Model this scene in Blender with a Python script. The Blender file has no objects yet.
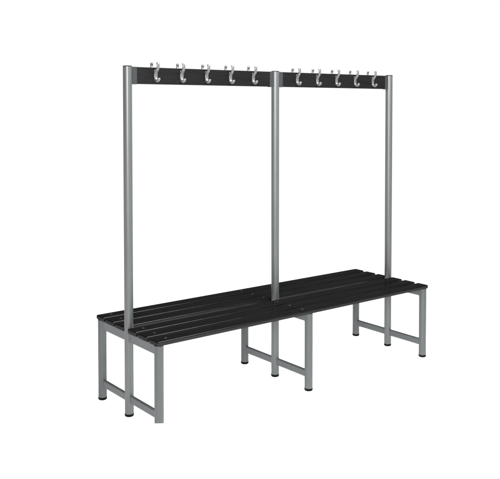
import bpy, bmesh, math, random
from mathutils import Vector, Matrix

scene = bpy.context.scene
C = scene.collection
PI = math.pi

# ------------------------------------------------------------------ dimensions (metres)
BAYS = (0.0, 1.0, 2.0)          # positions of the three support frames along the bench
H = 1.8535                      # post height
SEAT = 0.4758                   # top of the seat slats
SLAT_T = 0.0240
DEPTH = 0.305                   # frame centre to outer leg
R = 0.0236                      # tube radius
RAIL_TOP, RAIL_BOT = H - 0.0054, H - 0.0948

# ------------------------------------------------------------------ materials
def new_mat(name):
    m = bpy.data.materials.new(name)
    m.use_nodes = True
    nt = m.node_tree
    return m, nt, nt.nodes['Principled BSDF']

def node(nt, kind, **kw):
    n = nt.nodes.new(kind)
    for k, v in kw.items():
        if k in n.inputs:
            n.inputs[k].default_value = v
        else:
            setattr(n, k, v)
    return n

def noise_chain(nt, scale_vec, scale, detail=4.0, rough=0.6):
    tc = node(nt, 'ShaderNodeTexCoord')
    mp = node(nt, 'ShaderNodeMapping')
    mp.inputs['Scale'].default_value = scale_vec
    nt.links.new(tc.outputs['Object'], mp.inputs['Vector'])
    nz = node(nt, 'ShaderNodeTexNoise')
    nz.inputs['Scale'].default_value = scale
    nz.inputs['Detail'].default_value = detail
    nz.inputs['Roughness'].default_value = rough
    nt.links.new(mp.outputs['Vector'], nz.inputs['Vector'])
    return nz.outputs['Fac']

def ramp(nt, fac, c0, c1, p0=0.3, p1=0.7):
    r = node(nt, 'ShaderNodeValToRGB')
    r.color_ramp.elements[0].position = p0
    r.color_ramp.elements[1].position = p1
    r.color_ramp.elements[0].color = (*c0, 1)
    r.color_ramp.elements[1].color = (*c1, 1)
    nt.links.new(fac, r.inputs['Fac'])
    return r.outputs['Color']

def bump(nt, bsdf, fac, strength, dist):
    b = node(nt, 'ShaderNodeBump')
    b.inputs['Strength'].default_value = strength
    b.inputs['Distance'].default_value = dist
    nt.links.new(fac, b.inputs['Height'])
    nt.links.new(b.outputs['Normal'], bsdf.inputs['Normal'])

def silver_paint(name='silver_paint', base=(0.172, 0.183, 0.187), metallic=0.60, rough=0.36):
    m, nt, b = new_mat(name)
    f = noise_chain(nt, (1, 1, 0.35), 9.0, 5.0)
    lo = tuple(c * 0.93 for c in base)
    hi = tuple(c * 1.07 for c in base)
    nt.links.new(ramp(nt, f, lo, hi), b.inputs['Base Color'])
    b.inputs['Metallic'].default_value = metallic
    b.inputs['Specular IOR Level'].default_value = 0.25
    g = noise_chain(nt, (1, 1, 1), 900.0, 2.0)
    mr = node(nt, 'ShaderNodeMapRange')
    mr.inputs['To Min'].default_value = rough - 0.05
    mr.inputs['To Max'].default_value = rough + 0.07
    nt.links.new(f, mr.inputs['Value'])
    nt.links.new(mr.outputs['Result'], b.inputs['Roughness'])
    bump(nt, b, g, 0.10, 0.0006)
    return m

def matte_black(name, stretch, lo, hi, gloss, rough0, rough1, bump_s):
    """Matte textured plastic board: a diffuse body under a thin, weak, even sheen."""
    m, nt, b = new_mat(name)
    nt.nodes.remove(b)
    out = nt.nodes['Material Output']
    f = noise_chain(nt, stretch, 3.0, 6.0, 0.65)
    wear = noise_chain(nt, (1.0, 1.6, 1.6), 5.0, 5.0, 0.7)
    dif = node(nt, 'ShaderNodeBsdfDiffuse')
    nt.links.new(ramp(nt, f, lo, hi), dif.inputs['Color'])
    glo = node(nt, 'ShaderNodeBsdfGlossy')
    mr = node(nt, 'ShaderNodeMapRange')
    mr.inputs['To Min'].default_value = rough0
    mr.inputs['To Max'].default_value = rough1
    nt.links.new(wear, mr.inputs['Value'])
    nt.links.new(mr.outputs['Result'], glo.inputs['Roughness'])
    fac = node(nt, 'ShaderNodeMapRange')
    fac.inputs['To Min'].default_value = gloss * 0.75
    fac.inputs['To Max'].default_value = gloss * 1.25
    nt.links.new(f, fac.inputs['Value'])
    mix = node(nt, 'ShaderNodeMixShader')
    nt.links.new(fac.outputs['Result'], mix.inputs['Fac'])
    nt.links.new(dif.outputs['BSDF'], mix.inputs[1])
    nt.links.new(glo.outputs['BSDF'], mix.inputs[2])
    nt.links.new(mix.outputs['Shader'], out.inputs['Surface'])
    bp = node(nt, 'ShaderNodeBump')
    bp.inputs['Strength'].default_value = bump_s
    bp.inputs['Distance'].default_value = 0.0006
    nt.links.new(f, bp.inputs['Height'])
    nt.links.new(bp.outputs['Normal'], glo.inputs['Normal'])
    nt.links.new(bp.outputs['Normal'], dif.inputs['Normal'])
    return m

def black_slat():
    return matte_black('black_slat', (2.0, 45, 45), (0.0060, 0.0060, 0.0061), (0.0115, 0.0115, 0.0117), 0.032, 0.20, 0.30, 0.05)

def black_board():
    return matte_black('black_board', (2.0, 40, 40), (0.0060, 0.0060, 0.0062), (0.0105, 0.0105, 0.0108), 0.026, 0.26, 0.36, 0.08)

def black_rubber():
    m, nt, b = new_mat('black_rubber')
    f = noise_chain(nt, (1, 1, 1), 120.0, 3.0)
    nt.links.new(ramp(nt, f, (0.003, 0.003, 0.003), (0.005, 0.005, 0.005)), b.inputs['Base Color'])
    b.inputs['Roughness'].default_value = 0.6
    b.inputs['Specular IOR Level'].default_value = 0.08
    return m

def cast_metal():
    m, nt, b = new_mat('cast_metal')
    f = noise_chain(nt, (1, 1, 1), 140.0, 4.0)
    nt.links.new(ramp(nt, f, (0.17, 0.17, 0.168), (0.27, 0.27, 0.267)), b.inputs['Base Color'])
    b.inputs['Metallic'].default_value = 0.6
    b.inputs['Roughness'].default_value = 0.38
    bump(nt, b, f, 0.06, 0.0006)
    return m

def screw_metal():
    m, nt, b = new_mat('screw_metal')
    f = noise_chain(nt, (1, 1, 1), 300.0, 3.0)
    nt.links.new(ramp(nt, f, (0.085, 0.085, 0.085), (0.13, 0.13, 0.13)), b.inputs['Base Color'])
    b.inputs['Metallic'].default_value = 0.6
    b.inputs['Roughness'].default_value = 0.40
    return m

def self_lit_floor():
    # white floor with an added even glow, so no shadows show on it
    m, nt, b = new_mat('self_lit_floor')
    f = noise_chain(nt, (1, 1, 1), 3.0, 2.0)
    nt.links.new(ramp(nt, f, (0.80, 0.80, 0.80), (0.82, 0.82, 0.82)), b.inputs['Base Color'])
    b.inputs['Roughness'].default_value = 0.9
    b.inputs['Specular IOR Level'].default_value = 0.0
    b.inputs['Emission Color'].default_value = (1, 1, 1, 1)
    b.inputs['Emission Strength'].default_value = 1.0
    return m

M_TUBE = silver_paint('post_paint', (0.160, 0.168, 0.170), 0.55, 0.38)
M_LEG = silver_paint('leg_paint_shaded', (0.126, 0.135, 0.138), 0.45, 0.40)  # same silver paint as the posts, darkened for the shade under the seat
M_BAR = silver_paint('bar_paint', (0.134, 0.143, 0.146), 0.22, 0.45)  # same paint again, less metallic to brighten the shaded bar tops
M_BRK = silver_paint('bracket_paint', (0.056, 0.058, 0.061), 0.4, 0.42)
M_SLAT = black_slat()
M_RAIL = black_board()
M_RUB = black_rubber()
M_HOOK = cast_metal()
M_SCREW = screw_metal()
M_FLOOR = self_lit_floor()

# ------------------------------------------------------------------ mesh helpers
def link(name, bm, mat, parent=None, loc=(0, 0, 0), angle=35):
    bmesh.ops.recalc_face_normals(bm, faces=bm.faces)
    me = bpy.data.meshes.new(name)
    bm.to_mesh(me)
    bm.free()
    me.materials.append(mat)
    for p in me.polygons:
        p.use_smooth = True
    me.set_sharp_from_angle(angle=math.radians(angle))
    # keep large flat faces flat beside their rounded edges
    by_edge = {}
    for p in me.polygons:
        for k in p.edge_keys:
            by_edge.setdefault(k, []).append(p)
    for e in me.edges:
        ps = by_edge.get(e.key, ())
        if len(ps) == 2:
            a, b = ps[0].area, ps[1].area
            if max(a, b) > 4.0 * min(a, b) and ps[0].normal.dot(ps[1].normal) < 0.99999:
                e.use_edge_sharp = True
    o = bpy.data.objects.new(name, me)
    C.objects.link(o)
    o.parent = parent
    o.location = loc
    return o

def copy_part(o, parent, loc, rotz=None):
    c = o.copy()
    C.objects.link(c)
    c.parent = parent
    c.location = loc
    if rotz is not None:
        c.rotation_euler = (0, 0, rotz)
    return c

def rounded_box(bm, size, centre=(0, 0, 0), r=0.004, seg=4):
    t = bmesh.new()
    bmesh.ops.create_cube(t, size=1.0)
    bmesh.ops.scale(t, vec=size, verts=t.verts)
    bmesh.ops.bevel(t, geom=list(t.edges), offset=r, segments=seg, profile=0.5, affect='EDGES')
    bmesh.ops.translate(t, vec=centre, verts=t.verts)
    me = bpy.data.meshes.new('tmp')
    t.to_mesh(me)
    t.free()
    bm.from_mesh(me)
    bpy.data.meshes.remove(me)

def lathe(bm, prof, n=56, shear=None):
    """prof: (radius, z) from bottom to top, closed with caps. shear: first ring lifted along a direction."""
    rings = []
    for i, (r, z) in enumerate(prof):
        ring = []
        for k in range(n):
            a = 2 * PI * k / n
            x, y = r * math.cos(a), r * math.sin(a)
            dz = shear(x, y) if (shear and i <= 1) else 0.0
            ring.append(bm.verts.new((x, y, z + dz)))
        rings.append(ring)
    for a, b in zip(rings, rings[1:]):
        for k in range(n):
            bm.faces.new((a[k], a[(k + 1) % n], b[(k + 1) % n], b[k]))
    bm.faces.new(list(reversed(rings[0])))
    bm.faces.new(rings[-1])

def sweep(bm, pts, n=12):
    """pts: (y, z, half_width_x, half_thickness); elliptical section swept in the YZ plane."""
    rings = []
    for i, (y, z, w, t) in enumerate(pts):
        a = pts[max(i - 1, 0)]
        b = pts[min(i + 1, len(pts) - 1)]
        d = Vector((0, b[0] - a[0], b[1] - a[1])).normalized()
        nrm = Vector((0, -d.z, d.y))
        ring = []
        for k in range(n):
            q = 2 * PI * k / n
            # super-ellipse: a flattened strap with round edges
            cs, sn = math.cos(q), math.sin(q)
            ex = math.copysign(abs(cs) ** 0.75, cs) * w * 1.32
            en = math.copysign(abs(sn) ** 0.75, sn) * t * 1.35
            ring.append(bm.verts.new(Vector((0, y, z)) + Vector((ex, 0, 0)) + nrm * en))
        rings.append(ring)
    for a, b in zip(rings, rings[1:]):
        for k in range(n):
            bm.faces.new((a[k], a[(k + 1) % n], b[(k + 1) % n], b[k]))
    bm.faces.new(list(reversed(rings[0])))
    bm.faces.new(rings[-1])

def spline(keys, per=6):
    """Catmull-Rom through tuples."""
    out = []
    for i in range(len(keys) - 1):
        p0 = keys[max(i - 1, 0)]
        p1, p2 = keys[i], keys[i + 1]
        p3 = keys[min(i + 2, len(keys) - 1)]
        for s in range(per):
            t = s / per
            out.append(tuple(0.5 * (2 * b + (c - a) * t + (2 * a - 5 * b + 4 * c - d) * t * t
                                    + (3 * b - a - 3 * c + d) * t ** 3)
                             for a, b, c, d in zip(p0, p1, p2, p3)))
    out.append(tuple(keys[-1]))
    return out

# ------------------------------------------------------------------ ground (white floor, glow added)
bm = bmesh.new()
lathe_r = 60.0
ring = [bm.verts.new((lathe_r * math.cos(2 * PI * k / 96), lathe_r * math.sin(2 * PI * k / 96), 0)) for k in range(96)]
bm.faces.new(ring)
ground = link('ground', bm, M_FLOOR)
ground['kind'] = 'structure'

# ------------------------------------------------------------------ the bench
bench = bpy.data.objects.new('cloakroom_bench', None)
C.objects.link(bench)
bench.empty_display_size = 0.2
bench['label'] = 'double sided cloakroom bench with black slats, silver tube frame and rails of coat hooks'
bench['category'] = 'bench'

# rubber foot, shared mesh
bm = bmesh.new()
lathe(bm, [(0.0165, 0.0), (0.0205, 0.0008), (0.0232, 0.0030), (0.0244, 0.0062), (0.0247, 0.0100), (0.0247, 0.0148), (0.0240, 0.0154)])
foot0 = link('rubber_foot', bm, M_RUB)
foot_used = [False]

def add_foot(parent):
    if not foot_used[0]:
        foot_used[0] = True
        foot0.parent = parent
        foot0.location = (0, 0, 0)
        return foot0
    return copy_part(foot0, parent, (0, 0, 0))

# outer legs
bm = bmesh.new()
lathe(bm, [(R - 0.001, 0.0150), (R, 0.0156), (R, SEAT - SLAT_T - 0.0016), (R - 0.001, SEAT - SLAT_T - 0.0006)])
leg0 = link('leg', bm, M_LEG, bench)
first = True
for x in BAYS:
    for y in (DEPTH, -DEPTH):
        if x == 0.0 and y < 0:
            continue                                   # the front end leg is cut short, built below
        if first:
            lg, first = leg0, False
            lg.location = (x, y, 0)
        else:
            lg = copy_part(leg0, bench, (x, y, 0))
        add_foot(lg)

# the short front leg at the near end: sawn off on a slant, its foot missing
sx, sy = 0.218, 0.328                                   # rise of the slanted cut per metre in x and y
bm = bmesh.new()
lathe(bm, [(R - 0.0005, 0.0565), (R, 0.0568), (R, SEAT - SLAT_T - 0.0016), (R - 0.001, SEAT - SLAT_T - 0.0006)],
      shear=lambda x, y: -(sx * x + sy * y))
lg = link('leg', bm, M_LEG, bench, (0.0, -DEPTH, 0))
lg['label'] = 'front end leg cut off short without a foot'

# posts
bm = bmesh.new()
lathe(bm, [(R - 0.001, 0.0150), (R, 0.0156), (R, H - 0.0046), (R - 0.0008, H - 0.0040)])
post0 = link('post', bm, M_TUBE, bench)
bm = bmesh.new()
lathe(bm, [(R - 0.0002, H - 0.0042), (R + 0.0003, H - 0.0036), (R + 0.0003, H - 0.0020), (R - 0.0012, H - 0.0006), (R - 0.006, H)])
cap0 = link('end_cap', bm, M_RUB, post0)
for i, x in enumerate(BAYS):
    if i == 0:
        p = post0
    else:
        p = copy_part(post0, bench, (x, 0, 0))
        copy_part(cap0, p, (0, 0, 0))
    add_foot(p)

def welds(bm, wx, hz, z, r):
    # thin weld bead round the bar where it meets each tube
    edge = math.sqrt(R * R - (wx / 2) ** 2)
    for y in (DEPTH - edge, edge, -edge, -DEPTH + edge):
        if r > 0.006:
            hw, hh = wx / 2, hz / 2
            sweep(bm, [(y + q * 0.004, z, hw / 1.32 + g, hh / 1.35 + g)
                       for q, g in ((-1, -0.0006), (-0.6, 0.0006), (0, 0.0013), (0.6, 0.0006), (1, -0.0006))], 28)
        else:
            rounded_box(bm, (wx + 0.0030, 0.0065, hz + 0.0030), (0, y, z - 0.0016), 0.0030, 4)

# cross bars of each frame (flat tube): one under the slats, one near the floor
bm = bmesh.new()
rounded_box(bm, (0.025, 2 * DEPTH, 0.050), (0, 0, SEAT - SLAT_T - 0.0008 - 0.025), 0.005, 5)
welds(bm, 0.025, 0.050, SEAT - SLAT_T - 0.0008 - 0.025, 0.005)
seatbar0 = link('seat_bar', bm, M_BAR, bench)
bm = bmesh.new()
rounded_box(bm, (0.018, 2 * DEPTH, 0.0440), (0, 0, 0.0960), 0.0088, 8)
welds(bm, 0.018, 0.0440, 0.0960, 0.010)
lowbar0 = link('lower_bar', bm, M_BAR, bench)
for i, x in enumerate(BAYS):
    if i:
        copy_part(seatbar0, bench, (x, 0, 0))
        copy_part(lowbar0, bench, (x, 0, 0))

# seat slats
L0, L1 = -0.0225, 2.0225
bm = bmesh.new()
rounded_box(bm, (L1 - L0, 0.085, SLAT_T), ((L0 + L1) / 2, 0, SEAT - SLAT_T / 2), 0.0070, 6)
slat0 = link('seat_slat', bm, M_SLAT, bench, angle=60)
bm = bmesh.new()
lathe(bm, [(0.0062, -0.001), (0.0064, 0.0004), (0.0056, 0.0012), (0.0036, 0.0017), (0.0012, 0.0019)], 24)
screw0 = link('screw', bm, M_SCREW)
slat_y = (0.2905, 0.1785, 0.0665, -0.0665, -0.1785, -0.2905)
scr_first = True
for i, y in enumerate(slat_y):
    if i == 0:
        s = slat0
        s.location = (0, y, 0)
    else:
        s = copy_part(slat0, bench, (0, y, 0))
    for x in (0.048, 0.963):
        if scr_first:
            scr_first = False
            screw0.parent = s
            screw0.location = (x, 0, SEAT)
        else:
            copy_part(screw0, s, (x, 0, SEAT))

# coat rails, brackets, hooks
RZ = (RAIL_TOP + RAIL_BOT) / 2
RH = RAIL_TOP - RAIL_BOT
T = 0.009                                               # half thickness of the board
bm = bmesh.new()
rounded_box(bm, (1 - 2 * R - 0.002, 2 * T, RH), (0.5, 0, RZ), 0.0015, 3)
rail0 = link('coat_rail', bm, M_RAIL, bench)

# U-shaped bracket holding the rail end against the post
bm = bmesh.new()
BW = 0.028
for s in (-1, 1):
    rounded_box(bm, (BW, 0.0022, RH + 0.001), (R - 0.001 + BW / 2, s * (T + 0.0012), RZ), 0.0008, 2)
rounded_box(bm, (BW, 2 * T + 0.0046, 0.002), (R - 0.001 + BW / 2, 0, RAIL_BOT - 0.0011), 0.0006, 2)
brk0 = link('rail_bracket', bm, M_BRK, rail0)

def hook_mesh():
    bm = bmesh.new()
    f = -T                                              # board's front face; the hook projects towards -y
    # back plate, a little waisted, with a rounded top boss
    rounded_box(bm, (0.0200, 0.0060, 0.060), (0, f - 0.0024, 1.8070), 0.0020, 3)
    # upper arm: leaves the plate, swings out, then up with the tip curling back in
    up = spline([(f - 0.0020, 1.8170, 0.0076, 0.0040), (f - 0.0085, 1.8275, 0.0080, 0.0052),
                 (f - 0.0185, 1.8370, 0.0068, 0.0046), (f - 0.0230, 1.8460, 0.0060, 0.0040),
                 (f - 0.0260, 1.8560, 0.0058, 0.0037), (f - 0.0250, 1.8650, 0.0060, 0.0038),
                 (f - 0.0218, 1.8718, 0.0066, 0.0042), (f - 0.0205, 1.8738, 0.0050, 0.0030)], 5)
    sweep(bm, up, 16)
    # lower hook: a J that turns up
    lo = spline([(f - 0.0020, 1.7930, 0.0076, 0.0036), (f - 0.0045, 1.7835, 0.0076, 0.0048),
                 (f - 0.0110, 1.7775, 0.0074, 0.0050), (f - 0.0210, 1.7765, 0.0070, 0.0048),
                 (f - 0.0275, 1.7800, 0.0068, 0.0046), (f - 0.0310, 1.7850, 0.0070, 0.0048),
                 (f - 0.0318, 1.7885, 0.0072, 0.0050), (f - 0.0316, 1.7908, 0.0052, 0.0036)], 5)
    sweep(bm, lo, 16)
    # the two fixing screws' heads
    for z in (1.8225, 1.7985):
        t = bmesh.new()
        bmesh.ops.create_uvsphere(t, u_segments=14, v_segments=8, radius=0.0036)
        bmesh.ops.scale(t, vec=(1, 0.5, 1), verts=t.verts)
        bmesh.ops.translate(t, vec=(0, f - 0.0050, z), verts=t.verts)
        me = bpy.data.meshes.new('tmp')
        t.to_mesh(me)
        t.free()
        bm.from_mesh(me)
        bpy.data.meshes.remove(me)
    return bm

hook0 = link('coat_hook', hook_mesh(), M_HOOK, rail0, angle=50)
jit = random.Random(4)
rail1 = copy_part(rail0, bench, (1.0, 0, 0))
for r in (rail0, rail1):
    if r is not rail0:
        copy_part(brk0, r, (0, 0, 0))
    copy_part(brk0, r, (1.0, 0, 0), PI)
    for k in range(5):
        hx = 0.1645 + 0.1650 * k if r is rail0 else 0.1665 + 0.1660 * k
        if r is rail0 and k == 0:
            hook0.location = (hx, 0, 0)
            hook0.rotation_euler = (0, 0, 0.03)
        else:
            copy_part(hook0, r, (hx, 0, 0), jit.uniform(-0.07, 0.07))
        copy_part(hook0, r, (hx, 0, 0), PI + jit.uniform(-0.07, 0.07))

# ------------------------------------------------------------------ world: white studio, darker behind the camera
w = bpy.data.worlds.new('World')
scene.world = w
w.use_nodes = True
nt = w.node_tree
bg = nt.nodes['Background']
tc = nt.nodes.new('ShaderNodeTexCoord')
dot = nt.nodes.new('ShaderNodeVectorMath')
dot.operation = 'DOT_PRODUCT'
dot.inputs[1].default_value = (0.619, 0.785, 0.0)
nt.links.new(tc.outputs['Generated'], dot.inputs[0])
mr = nt.nodes.new('ShaderNodeMapRange')
mr.interpolation_type = 'SMOOTHSTEP'
mr.inputs['From Min'].default_value = 0.62
mr.inputs['From Max'].default_value = 0.88
mr.inputs['To Min'].default_value = 0.20
mr.inputs['To Max'].default_value = 1.03
nt.links.new(dot.outputs['Value'], mr.inputs['Value'])
sep = nt.nodes.new('ShaderNodeSeparateXYZ')
nt.links.new(tc.outputs['Generated'], sep.inputs[0])
up = nt.nodes.new('ShaderNodeMapRange')
up.interpolation_type = 'SMOOTHSTEP'
up.inputs['From Min'].default_value = 0.150
up.inputs['From Max'].default_value = 0.235
up.inputs['To Min'].default_value = 1.0
up.inputs['To Max'].default_value = 0.08
nt.links.new(sep.outputs['Z'], up.inputs['Value'])
mul = nt.nodes.new('ShaderNodeMath')
mul.operation = 'MULTIPLY'
nt.links.new(mr.outputs['Result'], mul.inputs[0])
nt.links.new(up.outputs['Result'], mul.inputs[1])
nt.links.new(mul.outputs['Value'], bg.inputs['Strength'])
bg.inputs['Color'].default_value = (1, 1, 1, 1)

# ------------------------------------------------------------------ lamps: studio softboxes
def softbox(name, loc, target, sx, sy, power, col=(1, 1, 1), spread=180):
    d = bpy.data.lights.new(name, 'AREA')
    d.shape = 'RECTANGLE'
    d.size, d.size_y = sx, sy
    d.energy = power
    d.spread = math.radians(spread)
    d.color = col
    o = bpy.data.objects.new(name, d)
    C.objects.link(o)
    o.location = loc
    o.rotation_euler = (Vector(target) - Vector(loc)).to_track_quat('-Z', 'Y').to_euler()
    return o

softbox('key_softbox', (-2.7, -3.9, 2.5), (1.1, 0, 1.5), 1.0, 1.5, 58, (1.0, 0.985, 0.965), 80)
softbox('fill_softbox', (1.4, -4.6, 2.0), (0.3, 0, 1.6), 0.9, 0.9, 20)
softbox('top_softbox', (1.4, -1.0, 3.4), (0.9, -0.2, 0.4), 1.8, 0.9, 130)

# ------------------------------------------------------------------ camera (lens shift as in the photograph)
cd = bpy.data.cameras.new('camera')
cam = bpy.data.objects.new('camera', cd)
C.objects.link(cam)
scene.camera = cam
cd.sensor_fit = 'HORIZONTAL'
cd.sensor_width = 36.0
cd.lens = 36.0 * 791.165 / 500.0
cd.shift_x = 0.5 - 259.367 / 500.0
cd.shift_y = (134.094 - 239.5) / 500.0
cd.clip_start = 0.05
cd.clip_end = 300
cam.location = (-2.02427, -3.68014, 1.63696)
cam.rotation_euler = (PI / 2 - 0.03414, 0, -0.66782)

scene.view_settings.view_transform = 'Standard'
scene.view_settings.look = 'None'
scene.view_settings.exposure = 0
scene.view_settings.gamma = 1
